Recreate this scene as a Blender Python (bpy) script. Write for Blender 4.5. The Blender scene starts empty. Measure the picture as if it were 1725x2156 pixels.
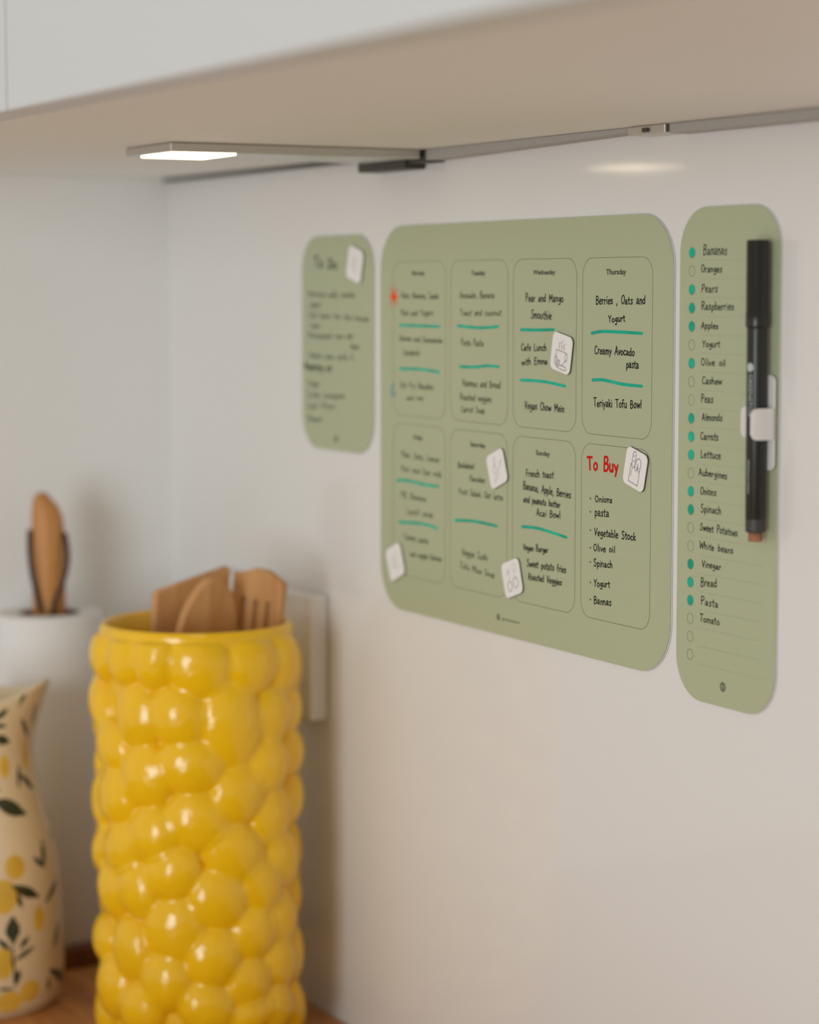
import bpy, bmesh, math, random
from mathutils import Vector, Matrix

random.seed(7)
C = bpy.context.scene.collection
D2R = math.pi / 180.0

# ------------------------------------------------------------------ camera
YAW, PITCH = 27.66, 5.32                      # degrees: angle to the back wall, tilt down
cam_data = bpy.data.cameras.new('camera')
cam_data.sensor_width = 36.0
cam_data.lens = 5078.0 / 2156.0 * 36.0
cam_data.clip_start = 0.05
cam_data.dof.use_dof = True
cam_data.dof.focus_distance = 1.157
cam_data.dof.aperture_fstop = 5.3
cam = bpy.data.objects.new('camera', cam_data)
C.objects.link(cam)
cam.location = (0.0, -0.63, 1.333)
cam.rotation_euler = ((90 - PITCH) * D2R, 0, (90 - YAW) * D2R)
bpy.context.scene.camera = cam

# ------------------------------------------------------------------ light
vs = bpy.context.scene.view_settings
vs.view_transform = 'Standard'
vs.look = 'None'
vs.gamma = 1.0
vs.use_curve_mapping = False
vs.exposure = -0.19

world = bpy.data.worlds.new('room_daylight')
bpy.context.scene.world = world
world.use_nodes = True
bg = world.node_tree.nodes['Background']
bg.inputs['Color'].default_value = (1.0, 0.90, 0.76, 1)
bg.inputs['Strength'].default_value = 0.69


def area(name, loc, target, sx, sy, power, col):
    l = bpy.data.lights.new(name, 'AREA')
    l.shape = 'RECTANGLE'
    l.size, l.size_y, l.energy, l.color = sx, sy, power, col
    o = bpy.data.objects.new(name, l)
    C.objects.link(o)
    o.location = loc
    o.rotation_euler = (Vector(target) - Vector(loc)).to_track_quat('-Z', 'Y').to_euler()
    return o


area('window_daylight', (1.35, -3.45, 1.15), (-1.1, 0.0, 1.2), 1.15, 1.9, 70.0, (0.83, 0.935, 1.0))

# ------------------------------------------------------------------ materials


def mat(name, col, rough=0.5, spec=0.5, metal=0.0, coat=0.0, noise=0.0, nscale=40.0, bump=0.0, bscale=300.0):
    m = bpy.data.materials.new(name)
    m.use_nodes = True
    nt = m.node_tree
    b = nt.nodes['Principled BSDF']
    b.inputs['Base Color'].default_value = (*col, 1)
    b.inputs['Roughness'].default_value = rough
    b.inputs['Specular IOR Level'].default_value = spec
    b.inputs['Metallic'].default_value = metal
    b.inputs['Coat Weight'].default_value = coat
    b.inputs['Coat Roughness'].default_value = 0.06
    tc = nt.nodes.new('ShaderNodeTexCoord')
    if noise > 0:
        n = nt.nodes.new('ShaderNodeTexNoise')
        n.inputs['Scale'].default_value = nscale
        n.inputs['Detail'].default_value = 4
        nt.links.new(tc.outputs['Object'], n.inputs['Vector'])
        r = nt.nodes.new('ShaderNodeValToRGB')
        r.color_ramp.elements[0].position = 0.3
        r.color_ramp.elements[1].position = 0.7
        r.color_ramp.elements[0].color = (*[c * (1 - noise) for c in col], 1)
        r.color_ramp.elements[1].color = (*[min(1, c * (1 + noise)) for c in col], 1)
        nt.links.new(n.outputs['Fac'], r.inputs['Fac'])
        nt.links.new(r.outputs['Color'], b.inputs['Base Color'])
    if bump > 0:
        n2 = nt.nodes.new('ShaderNodeTexNoise')
        n2.inputs['Scale'].default_value = bscale
        nt.links.new(tc.outputs['Object'], n2.inputs['Vector'])
        bp = nt.nodes.new('ShaderNodeBump')
        bp.inputs['Strength'].default_value = bump
        bp.inputs['Distance'].default_value = 0.001
        nt.links.new(n2.outputs['Fac'], bp.inputs['Height'])
        nt.links.new(bp.outputs['Normal'], b.inputs['Normal'])
    return m


def wood(name, c1, c2, scale=(6, 6, 60), rough=0.5, detail=6.0, spec=0.35):
    m = bpy.data.materials.new(name)
    m.use_nodes = True
    nt = m.node_tree
    b = nt.nodes['Principled BSDF']
    b.inputs['Roughness'].default_value = rough
    b.inputs['Specular IOR Level'].default_value = spec
    tc = nt.nodes.new('ShaderNodeTexCoord')
    mp = nt.nodes.new('ShaderNodeMapping')
    mp.inputs['Scale'].default_value = scale
    n = nt.nodes.new('ShaderNodeTexNoise')
    n.inputs['Scale'].default_value = 8.0
    n.inputs['Detail'].default_value = detail
    n.inputs['Distortion'].default_value = 0.6
    r = nt.nodes.new('ShaderNodeValToRGB')
    r.color_ramp.elements[0].position = 0.32
    r.color_ramp.elements[1].position = 0.68
    r.color_ramp.elements[0].color = (*c1, 1)
    r.color_ramp.elements[1].color = (*c2, 1)
    nt.links.new(tc.outputs['Object'], mp.inputs['Vector'])
    nt.links.new(mp.outputs['Vector'], n.inputs['Vector'])
    nt.links.new(n.outputs['Fac'], r.inputs['Fac'])
    nt.links.new(r.outputs['Color'], b.inputs['Base Color'])
    return m


def emit(name, col, strength):
    m = bpy.data.materials.new(name)
    m.use_nodes = True
    b = m.node_tree.nodes['Principled BSDF']
    b.inputs['Base Color'].default_value = (0.9, 0.9, 0.9, 1)
    b.inputs['Emission Color'].default_value = (*col, 1)
    b.inputs['Emission Strength'].default_value = strength
    return m


M = {
    'wall': mat('painted_glass_wall', (0.82, 0.81, 0.795), 0.09, 0.4),
    'wall_side': mat('white_side_wall', (0.86, 0.86, 0.85), 0.6, 0.3),
    'cab': mat('white_lacquer', (0.66, 0.67, 0.67), 0.35, 0.4),
    'under': mat('white_melamine', (0.92, 0.945, 0.925), 0.55, 0.3, noise=0.015, nscale=6),
    'counter': wood('oiled_wood', (0.44, 0.18, 0.055), (0.66, 0.30, 0.095), (1.2, 12, 12), 0.38),
    'green': mat('sage_green_board', (0.465, 0.512, 0.332), 0.36, 0.4),
    'edge': mat('white_board_edge', (0.78, 0.76, 0.78), 0.4),
    'ink': mat('black_marker_ink', (0.008, 0.008, 0.006), 0.75, 0.15),
    'print': mat('dark_print', (0.05, 0.052, 0.035), 0.5),
    'hair': mat('fine_print_line', (0.19, 0.20, 0.115), 0.6),
    'rule': mat('pale_ruled_line', (0.415, 0.44, 0.275), 0.45),
    'teal': mat('teal_marker_ink', (0.010, 0.48, 0.32), 0.6, 0.2, noise=0.25, nscale=90),
    'red': mat('red_marker_ink', (0.66, 0.003, 0.003), 0.6, 0.15),
    'orange': mat('orange_marker_ink', (0.95, 0.07, 0.004), 0.6, 0.2),
    'blue': mat('blue_marker_ink', (0.10, 0.33, 0.42), 0.45),
    'magnet': mat('white_magnet_face', (0.92, 0.91, 0.90), 0.45),
    'magedge': mat('dark_magnet_sheet', (0.10, 0.095, 0.06), 0.6),
    'iconpale': mat('pale_icon_line', (0.50, 0.49, 0.48), 0.5),
    'icon': mat('grey_icon_line', (0.20, 0.195, 0.19), 0.5),
    'pen': mat('black_pen_plastic', (0.012, 0.012, 0.011), 0.33, 0.5),
    'pencap': mat('black_cap_plastic', (0.014, 0.014, 0.013), 0.30, 0.5),
    'penring': mat('charcoal_pen_plug', (0.045, 0.042, 0.040), 0.5),
    'penprint': mat('silver_pen_print', (0.50, 0.55, 0.55), 0.4),
    'eraser': mat('brown_felt', (0.36, 0.17, 0.10), 0.9, 0.1, noise=0.1, nscale=400),
    'clip': mat('white_clip_plastic', (0.76, 0.75, 0.73), 0.4),
    'steel': mat('brushed_steel', (0.62, 0.60, 0.56), 0.32, 0.5, 1.0),
    'lens': emit('lit_lamp_diffuser', (1.0, 0.82, 0.56), 9.5),
    'channel': mat('grey_cable_channel', (0.40, 0.385, 0.36), 0.45),
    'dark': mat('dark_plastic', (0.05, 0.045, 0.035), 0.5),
    'yellow': mat('yellow_glaze', (0.95, 0.56, 0.005), 0.17, 0.5, coat=0.15, noise=0.03, nscale=30, bump=0.9, bscale=120),
    'cream': mat('cream_glaze', (0.77, 0.63, 0.42), 0.25, 0.5, coat=0.2, noise=0.03, nscale=25),
    'lemon': mat('painted_lemon', (0.74, 0.47, 0.06), 0.3, 0.5, coat=0.2, noise=0.12, nscale=40),
    'leaf': mat('painted_leaf', (0.028, 0.045, 0.028), 0.3, 0.5, coat=0.2, noise=0.35, nscale=60),
    'paper': mat('paper_towel', (0.80, 0.79, 0.78), 0.9, 0.1, bump=0.3, bscale=350),
    'beech': wood('beech_wood', (0.52, 0.25, 0.085), (0.66, 0.36, 0.15), (10, 10, 1.2), 0.5),
    'oak': wood('oak_post_wood', (0.50, 0.22, 0.065), (0.62, 0.30, 0.10), (10, 10, 1.2), 0.45),
    'basewood': wood('dark_stand_wood', (0.13, 0.045, 0.016), (0.22, 0.085, 0.03), (3, 14, 14), 0.4),
    'leather': mat('dark_leather', (0.035, 0.018, 0.010), 0.6, noise=0.2, nscale=200),
    'outlet': mat('white_outlet_plastic', (0.80, 0.78, 0.75), 0.35),
    'floor': wood('floor_wood', (0.20, 0.12, 0.07), (0.30, 0.19, 0.11), (1, 10, 10), 0.5),
}

# ------------------------------------------------------------------ helpers


def link(name, me, m, parent=None, smooth=False):
    if isinstance(m, (list, tuple)):
        for k in m:
            me.materials.append(M[k])
    else:
        me.materials.append(M[m])
    if smooth:
        for p in me.polygons:
            p.use_smooth = True
    o = bpy.data.objects.new(name, me)
    C.objects.link(o)
    if parent is not None:
        o.parent = parent
    return o


def from_bm(name, bm, m, parent=None, smooth=False):
    me = bpy.data.meshes.new(name)
    bmesh.ops.recalc_face_normals(bm, faces=bm.faces)
    bm.to_mesh(me)
    bm.free()
    return link(name, me, m, parent, smooth)


def empty(name, loc, label, cat, group=None):
    o = bpy.data.objects.new(name, None)
    o.empty_display_size = 0.02
    C.objects.link(o)
    o.location = loc
    return tag(o, label, cat, group)


def tag(o, label, cat, group=None):
    o['label'] = label
    o['category'] = cat
    if group:
        o['group'] = group
    return o


def struct(o):
    o['kind'] = 'structure'
    return o


def add_box(bm, x0, x1, y0, y1, z0, z1):
    vs_ = [bm.verts.new(p) for p in ((x0, y0, z0), (x1, y0, z0), (x1, y1, z0), (x0, y1, z0),
                                     (x0, y0, z1), (x1, y0, z1), (x1, y1, z1), (x0, y1, z1))]
    for f in ((0, 3, 2, 1), (4, 5, 6, 7), (0, 1, 5, 4), (1, 2, 6, 5), (2, 3, 7, 6), (3, 0, 4, 7)):
        bm.faces.new([vs_[i] for i in f])


def box(name, x0, x1, y0, y1, z0, z1, m, parent=None, bevel=0.0):
    bm = bmesh.new()
    add_box(bm, x0, x1, y0, y1, z0, z1)
    if bevel > 0:
        bmesh.ops.bevel(bm, geom=bm.edges[:], offset=bevel, segments=3, affect='EDGES', profile=0.5)
    return from_bm(name, bm, m, parent)


def rrect(x0, x1, z0, z1, r, n=14):
    pts = []
    for cx, cz, a0 in ((x1 - r, z1 - r, 0), (x0 + r, z1 - r, 90), (x0 + r, z0 + r, 180), (x1 - r, z0 + r, 270)):
        for i in range(n + 1):
            a = (a0 + 90.0 * i / n) * D2R
            pts.append((cx + r * math.cos(a), cz + r * math.sin(a)))
    return pts


def slab_bm(loops, thick, bevel=0.0):
    """Solid plate in the local XZ plane, faces at y = +-thick/2; the first loop is the outline, others are holes."""
    cu = bpy.data.curves.new('outline', 'CURVE')
    cu.dimensions = '2D'
    cu.fill_mode = 'BOTH'
    cu.extrude = max(thick / 2 - bevel, 1e-6)
    if bevel > 0:
        cu.bevel_depth = bevel
        cu.bevel_resolution = 2
        cu.offset = -bevel
    for lp in loops:
        sp = cu.splines.new('POLY')
        sp.points.add(len(lp) - 1)
        for p, q in zip(sp.points, lp):
            p.co = (q[0], q[1], 0, 1)
        sp.use_cyclic_u = True
    o = bpy.data.objects.new('outline', cu)
    me = bpy.data.meshes.new_from_object(o)
    bm = bmesh.new()
    bm.from_mesh(me)
    bpy.data.objects.remove(o)
    bpy.data.curves.remove(cu)
    bpy.data.meshes.remove(me)
    bmesh.ops.remove_doubles(bm, verts=bm.verts, dist=1e-6)
    bmesh.ops.transform(bm, matrix=Matrix.Rotation(math.pi / 2, 4, 'X'), verts=bm.verts)
    return bm


def slab(name, loops, thick, y, m, parent=None, bevel=0.0):
    bm = slab_bm(loops, thick, bevel)
    bmesh.ops.translate(bm, vec=(0, y, 0), verts=bm.verts)
    return from_bm(name, bm, m, parent)


def lathe_bm(prof, n=64, cap0=True, cap1=True):
    bm = bmesh.new()
    rings = []
    for r, z in prof:
        rings.append([bm.verts.new((r * math.cos(2 * math.pi * i / n), r * math.sin(2 * math.pi * i / n), z)) for i in range(n)])
    for a, b in zip(rings, rings[1:]):
        for i in range(n):
            bm.faces.new((a[i], a[(i + 1) % n], b[(i + 1) % n], b[i]))
    if cap0:
        bm.faces.new(rings[0][::-1])
    if cap1:
        bm.faces.new(rings[-1])
    return bm


def catmull(pts, step=5):
    if len(pts) < 3:
        return list(pts)
    closed = (pts[0] == pts[-1])
    out = []
    n = len(pts)
    for i in range(n - 1):
        p0 = pts[i - 1] if i > 0 else (pts[-2] if closed else pts[0])
        p1, p2 = pts[i], pts[i + 1]
        p3 = pts[i + 2] if i + 2 < n else (pts[1] if closed else pts[-1])
        for k in range(step):
            t = k / step
            out.append(tuple(0.5 * (2 * p1[j] + (p2[j] - p0[j]) * t + (2 * p0[j] - 5 * p1[j] + 4 * p2[j] - p3[j]) * t * t
                                    + (3 * p1[j] - p0[j] - 3 * p2[j] + p3[j]) * t ** 3) for j in range(2)))
    out.append(tuple(pts[-1]))
    return out


LAYER = [0]


def ribbon(bm, pts, w, y, taper=0.0):
    """A pen stroke lying at depth y: a strip of width w with round ends (all in metres)."""
    LAYER[0] = (LAYER[0] + 1) % 12
    y -= LAYER[0] * 2.5e-6                        # strokes that cross lie one on the other
    q = [pts[0]]
    for p in pts[1:]:
        if math.hypot(p[0] - q[-1][0], p[1] - q[-1][1]) > w * 0.12:
            q.append(p)
    n = len(q)
    if n == 1:
        q.append((q[0][0] + w * 0.2, q[0][1]))
        n = 2
    L, Rr = [], []
    for i in range(n):
        a, b = q[max(0, i - 1)], q[min(n - 1, i + 1)]
        dx, dz = b[0] - a[0], b[1] - a[1]
        l = math.hypot(dx, dz) or 1e-9
        ww = 0.5 * w * (1 - taper * i / (n - 1))
        nx, nz = -dz / l * ww, dx / l * ww
        L.append((q[i][0] + nx, q[i][1] + nz))
        Rr.append((q[i][0] - nx, q[i][1] - nz))
    lv = [bm.verts.new((p[0], y - 2e-6 * i / (n - 1), p[1])) for i, p in enumerate(L)]
    rv = [bm.verts.new((p[0], y - 2e-6 * i / (n - 1), p[1])) for i, p in enumerate(Rr)]
    for i in range(n - 1):
        bm.faces.new((lv[i], rv[i], rv[i + 1], lv[i + 1]))
    for c, d, r, dy in ((q[0], (q[0][0] - q[1][0], q[0][1] - q[1][1]), w / 2, 6e-7), (q[-1], (q[-1][0] - q[-2][0], q[-1][1] - q[-2][1]), w / 2 * (1 - taper), -2.6e-6)):
        a0 = math.atan2(d[1], d[0]) - math.pi / 2
        fan = [bm.verts.new((c[0] + r * math.cos(a0 + math.pi * k / 6), y + dy, c[1] + r * math.sin(a0 + math.pi * k / 6))) for k in range(7)]
        bm.faces.new(fan)


def tube_bm(pts, r, n=12, flat=1.0):
    bm = bmesh.new()
    rings = []
    for i, p in enumerate(pts):
        p = Vector(p)
        t = (Vector(pts[min(i + 1, len(pts) - 1)]) - Vector(pts[max(i - 1, 0)])).normalized()
        up = Vector((0, 1, 0)) if abs(t.y) < 0.9 else Vector((1, 0, 0))
        a = t.cross(up).normalized()
        b = t.cross(a)
        rings.append([bm.verts.new(p + a * r * math.cos(2 * math.pi * k / n) + b * r * flat * math.sin(2 * math.pi * k / n)) for k in range(n)])
    for s, e in zip(rings, rings[1:]):
        for k in range(n):
            bm.faces.new((s[k], s[(k + 1) % n], e[(k + 1) % n], e[k]))
    bm.faces.new(rings[0][::-1])
    bm.faces.new(rings[-1])
    return bm


# ------------------------------------------------------------------ handwriting: a small single-stroke alphabet
# per glyph: width | strokes; x-height 5, capital height 9, descender -3
GLYPHS = {
    'a': '3.7|0.6,4.2 1.8,5 2.8,4 2.8,0.8 3.4,0;2.8,2.9 1.1,2.5 0.3,1.2 1.2,0 2.8,1.2',
    'b': '3.6|0.5,9 0.5,0.2;0.5,3.4 1.8,4.9 3.1,3.4 2.7,0.8 1.5,0 0.5,0.9',
    'c': '3.2|2.9,4.2 1.8,5 0.5,3.5 0.5,1.3 1.7,0 3,0.9',
    'd': '3.7|2.9,3.8 1.8,5 0.4,3.3 0.5,0.9 1.6,0 2.9,1.6;3,8.8 3,0',
    'e': '3.3|0.5,2.6 2.8,3 2.6,4.6 1.5,5 0.4,3.2 0.6,0.8 1.8,0 3,0.8',
    'f': '2.8|2.7,8.3 1.7,9 1.1,7.4 1.1,0;0.2,4.7 2.4,5',
    'g': '3.6|2.9,4.2 1.8,5 0.5,3.5 0.7,1.6 1.9,1.2 2.9,3;3,4.9 3,-1.4 1.9,-3 0.5,-2.2',
    'h': '3.5|0.5,9 0.5,0;0.5,3 1.6,4.9 2.7,4 2.8,0',
    'i': '1.4|0.7,4.8 0.7,0;0.7,6.9 0.8,7.3',
    'k': '3.3|0.5,9 0.5,0;2.7,5 0.5,2.4;0.9,2.8 3,0',
    'l': '1.4|0.7,9 0.7,0',
    'm': '5.2|0.4,5 0.4,0;0.4,3.3 1.4,4.9 2.4,4 2.4,0;2.4,3.3 3.5,4.9 4.6,4 4.6,0',
    'n': '3.5|0.5,5 0.5,0;0.5,3.2 1.7,4.9 2.8,4 2.9,0',
    'o': '3.6|1.8,5 0.5,3.6 0.5,1.3 1.8,0 3.1,1.4 3.1,3.6 1.8,5',
    'p': '3.6|0.5,5 0.5,-3;0.5,3.4 1.8,5 3.1,3.5 2.8,1.1 1.6,0.1 0.5,1.2',
    'r': '2.6|0.5,5 0.5,0;0.5,3 1.4,4.6 2.5,4.7',
    's': '3.1|2.7,4.3 1.7,5 0.6,4.1 1.5,2.7 2.6,1.4 1.6,0 0.3,0.8',
    't': '2.7|1.3,7.6 1.3,0.9 2.3,0;0.1,5 2.6,5.3',
    'u': '3.5|0.5,5 0.5,1.1 1.6,0 2.8,1.4;2.9,5 2.9,0',
    'v': '3.2|0.2,5 1.5,0.1;1.5,0.1 2.9,5',
    'w': '4.8|0.3,5 1.2,0.2;1.2,0.2 2.4,4.2;2.4,4.2 3.5,0.2;3.5,0.2 4.6,5',
    'y': '3.3|0.3,5 1.6,1;3,5 0.9,-3',
    'A': '4.6|0.2,0 2.2,9;2.2,9 4.2,0;0.9,3 3.6,3.2',
    'B': '4.4|0.6,9 0.6,0;0.6,8.8 2.6,9 3.4,7.2 2.4,5.1 0.7,4.7;0.7,4.7 3,4.5 3.9,2.4 2.7,0.3 0.6,0',
    'C': '4.4|3.8,7.6 2.5,9 0.8,7 0.5,3 1.6,0.4 3,0.1 4,1.4',
    'D': '4.6|0.6,9 0.6,0;0.3,8.9 2.6,8.5 4,5.5 3.4,1.6 0.4,0',
    'E': '4|3.5,8.8 0.6,9;0.6,9 0.6,0;0.6,4.7 3,4.9;0.6,0 3.6,0.2',
    'F': '3.8|3.4,8.8 0.6,9;0.6,9 0.6,0;0.6,4.7 2.9,4.9',
    'G': '4.6|3.8,7.8 2.5,9 0.8,7 0.5,3 1.8,0.2 3.4,0.4 3.9,3.6;2.5,3.7 4.2,3.8',
    'H': '4.6|0.6,9 0.6,0;3.8,9 3.8,0;0.6,4.6 3.8,4.8',
    'K': '4.2|0.6,9 0.6,0;3.6,9 0.7,4.2;1.2,5 3.9,0',
    'L': '3.8|0.6,9 0.6,0.1;0.6,0.1 3.5,0.1',
    'M': '5.8|0.6,0 0.7,9;0.7,9 2.8,3;2.8,3 4.9,9;4.9,9 5.1,0',
    'N': '4.8|0.6,0 0.6,9;0.6,9 4,0;4,0 4,9',
    'O': '4.8|2.4,9 0.7,7 0.6,2.4 2.2,0 4,2.2 4.1,6.8 2.4,9',
    'P': '4|0.6,9 0.6,0;0.4,8.7 2.6,9 3.6,7 2.6,4.8 0.7,4.2',
    'Q': '4.8|2.4,9 0.7,7 0.6,2.4 2.2,0 4,2.2 4.1,6.8 2.4,9;2.6,2.2 4.2,-0.6',
    'R': '4.4|0.6,9 0.6,0;0.4,8.7 2.6,9 3.6,7 2.6,4.9 0.7,4.5;1.6,4.6 4,0',
    'S': '4|3.4,7.9 2.2,9 0.8,7.6 1.4,5.4 3.2,3.2 2.8,0.8 1.4,0 0.3,1.2',
    'T': '4.4|0.1,8.7 4.2,9;2.1,8.8 2.1,0',
    'V': '4.2|0.3,9 2,0;2,0 3.9,9',
    'W': '6|0.3,9 1.5,0;1.5,0 3,7;3,7 4.4,0;4.4,0 5.8,9',
    'Y': '4.2|0.3,9 2,4.6;3.9,9 2,4.6;2,4.6 2,0',
    ',': '1.6|0.9,0.6 0.4,-1.8',
    '.': '1.2|0.5,0.1 0.6,0.2',
    '3': '3.4|0.4,8 1.8,9 2.8,7 1.3,5;1.3,5 3,3.4 2.4,0.6 0.3,0.6',
}
PARSED = {}
for k, s in GLYPHS.items():
    w, st = s.split('|')
    PARSED[k] = (float(w), [[tuple(map(float, p.split(','))) for p in g.split()] for g in st.split(';')])
hand = random.Random(3)


def write_line(bm, text, x0, z0, x1, z1, cap, w, y):
    """Write text between two baseline points (millimetres on the board) into bm."""
    adv = sum(4.4 if ch == ' ' else PARSED[ch][0] + 0.6 for ch in text)
    sx = math.hypot(x1 - x0, z1 - z0) / adv
    sz = cap / 9.0
    ang = math.atan2(z1 - z0, x1 - x0)
    ca, sa = math.cos(ang), math.sin(ang)
    cx = 0.0
    for ch in text:
        if ch == ' ':
            cx += 4.4
            continue
        gw, strokes = PARSED[ch]
        k = 1 + hand.uniform(-0.08, 0.08)
        sh = hand.uniform(-0.04, 0.08)
        lift = hand.uniform(-0.35, 0.35)
        for s in strokes:
            pts = []
            for px, pz in s:
                lx = (cx + px + sh * pz) * sx
                lz = (pz * k + lift) * sz
                pts.append(((x0 + lx * ca - lz * sa) / 1000, (z0 + lx * sa + lz * ca) / 1000))
            ribbon(bm, catmull(pts), w / 1000, y)
        cx += gw + 0.6


def font_text(name, text, x, z, size, y, m, parent, width=None, align='LEFT', rot=0.0, bold=0.0):
    """Printed lettering standing on a board (millimetres)."""
    cu = bpy.data.curves.new(name, 'FONT')
    cu.body = text
    cu.size = 1.0
    cu.offset = bold
    cu.resolution_u = 3
    o = bpy.data.objects.new(name, cu)
    me = bpy.data.meshes.new_from_object(o)
    bpy.data.objects.remove(o)
    bpy.data.curves.remove(cu)
    xs = [v.co.x for v in me.vertices]
    zs = [v.co.y for v in me.vertices]
    sx = size / 1000 / 0.72
    if width:
        sx = width / 1000 / (max(xs) - min(xs))
    sz = size / 1000 / 0.72
    xm = min(xs)
    ca, sa = math.cos(rot), math.sin(rot)
    for v in me.vertices:
        lx, lz = (v.co.x - xm) * sx, v.co.y * sz
        v.co = (x / 1000 + lx * ca - lz * sa, y, z / 1000 + lx * sa + lz * ca)
    return link(name, me, m, parent)


def ring_pts(cx, cz, rx, rz, n=28):
    return [(cx + rx * math.cos(2 * math.pi * i / n), cz + rz * math.sin(2 * math.pi * i / n)) for i in range(n)] + [(cx + rx, cz)]


def fan(bm, pts, y):
    bm.faces.new([bm.verts.new((p[0], y, p[1])) for p in pts])


# ------------------------------------------------------------------ setting
COUNTER, CAB = 0.888, 1.4073
struct(box('wall_back', -1.66, 1.6, 0.0, 0.1, 0.0, 2.5, 'wall'))
struct(box('wall_left', -1.66, -1.559, -2.6, 0.0, 0.0, 2.5, 'wall_side'))
struct(box('floor', -1.66, 1.6, -2.6, 0.1, -0.05, 0.0, 'floor'))

# worktop on its base cabinet
base = empty('base_cabinet', (-0.4, -0.3, 0.0), 'white base cabinet run carrying the oiled wood worktop', 'cabinet')
box('carcass', -1.157, 1.6, -0.27, 0.299, 0.10, COUNTER - 0.04, 'cab', base)
box('plinth', -1.157, 1.6, -0.22, 0.299, 0.0, 0.10, 'dark', base)
for i in range(4):
    x0 = -1.157 + i * 0.6895
    d = box('door', x0 + 0.002, x0 + 0.6875, -0.29, -0.27, 0.105, COUNTER - 0.045, 'cab', base, 0.001)
    h = box('handle', x0 + 0.2, x0 + 0.49, -0.30, -0.29, 0.79, 0.80, 'steel', d)
wt = box('worktop', -1.5585, 1.6, -0.62, -0.0005, COUNTER - 0.04, COUNTER, 'counter', None, 0.002)
tag(wt, 'brown oiled wood worktop running along the white wall', 'worktop')

# upper cabinets, meeting at one seam


def upper(name, x0, x1, doors, label):
    t = empty(name, ((x0 + x1) / 2, -0.15, CAB), label, 'cabinet', 'white upper cabinets above the boards')
    cx = (x0 + x1) / 2
    z1 = 0.62
    # the body: bottom panel, sides, back, top
    box('bottom_panel', x0 - cx, x1 - cx, -0.134, 0.1495, 0.0, 0.018, 'under', t)
    box('side_panel', x0 - cx, x0 - cx + 0.016, -0.134, 0.1495, 0.018, z1, 'cab', t)
    box('side_panel', x1 - cx - 0.016, x1 - cx, -0.134, 0.1495, 0.018, z1, 'cab', t)
    box('top_panel', x0 - cx + 0.016, x1 - cx - 0.016, -0.134, 0.1495, z1 - 0.018, z1, 'cab', t)
    box('back_panel', x0 - cx + 0.016, x1 - cx - 0.016, 0.1415, 0.1495, 0.018, z1 - 0.018, 'cab', t)
    n = len(doors) - 1
    for i in range(n):
        box('door', doors[i] - cx + 0.0016, doors[i + 1] - cx - 0.0016, -0.1545, -0.135, -0.0005, z1, 'cab', t, 0.0012)
    return t


upper('upper_cabinet', -1.5585, -0.9585, (-1.5585, -0.987), 'white upper cabinet in the corner, holding the lit lamp underneath')
upper('upper_cabinet', -0.9580, 0.2420, (-0.987, -0.3580, 0.2420), 'white upper cabinet above the sage green boards, right of the seam')

# ------------------------------------------------------------------ lamp and cable channel under the cabinets
lamp = empty('cabinet_lamp', (-1.192, -0.088, CAB), 'flat steel lamp with a lit square lens under the white upper cabinet', 'lamp')
slab_b = box('lamp_body', -0.033, 0.031, -0.0715, 0.073, -0.0050, -0.0002, 'steel', lamp, 0.0006)
box('diffuser', -0.017, 0.0285, -0.069, -0.034, -0.0058, -0.0049, 'lens', lamp, 0.0003)
box('connector_block', -0.047, 0.010, 0.074, 0.0875, -0.0095, -0.0002, 'dark', lamp, 0.0008)

ch = empty('cable_channel', (-1.05, -0.006, CAB), 'thin grey cable channel running along the wall under the cabinets, left of the seam', 'channel')
bm = bmesh.new()
x0, x1 = -0.128, 0.118
vv = [bm.verts.new(p) for p in ((x0, -0.006, -0.0062), (x1, -0.006, -0.0018), (x1, 0.0055, -0.0018), (x0, 0.0055, -0.0062),
                                (x0, -0.006, -0.0002), (x1, -0.006, -0.0002), (x1, 0.0055, -0.0002), (x0, 0.0055, -0.0002))]
for f in ((0, 3, 2, 1), (4, 5, 6, 7), (0, 1, 5, 4), (1, 2, 6, 5), (2, 3, 7, 6), (3, 0, 4, 7)):
    bm.faces.new([vv[i] for i in f])
from_bm('channel_strip', bm, 'channel', ch)
box('end_cap', x0 - 0.0005, x0 + 0.018, -0.0066, 0.0055, -0.0068, -0.0002, 'dark', ch, 0.0004)
ch2 = empty('cable_channel', (-0.6, -0.006, CAB), 'thin grey cable channel running along the wall under the cabinets, right of the seam', 'channel')
box('channel_strip', -0.325, 0.8, -0.006, 0.0055, -0.0046, -0.0002, 'channel', ch2, 0.0003)
box('end_cap', -0.357, -0.3265, -0.0075, 0.0055, -0.0042, -0.0002, 'steel', ch2, 0.0003)
box('cap_screw', -0.344, -0.340, -0.0085, -0.0073, -0.0032, -0.0012, 'dark', ch2)
tag(box('shadow_strip', -1.555, -1.242, -0.006, -0.0005, CAB - 0.0022, CAB - 0.0002, 'dark'),  # dark strip stands in for the shade in the gap between cabinet and wall
    'dark narrow strip standing in for the shadow gap at the wall under the corner cabinet', 'strip').name = 'shadow_gap_strip'

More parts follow.
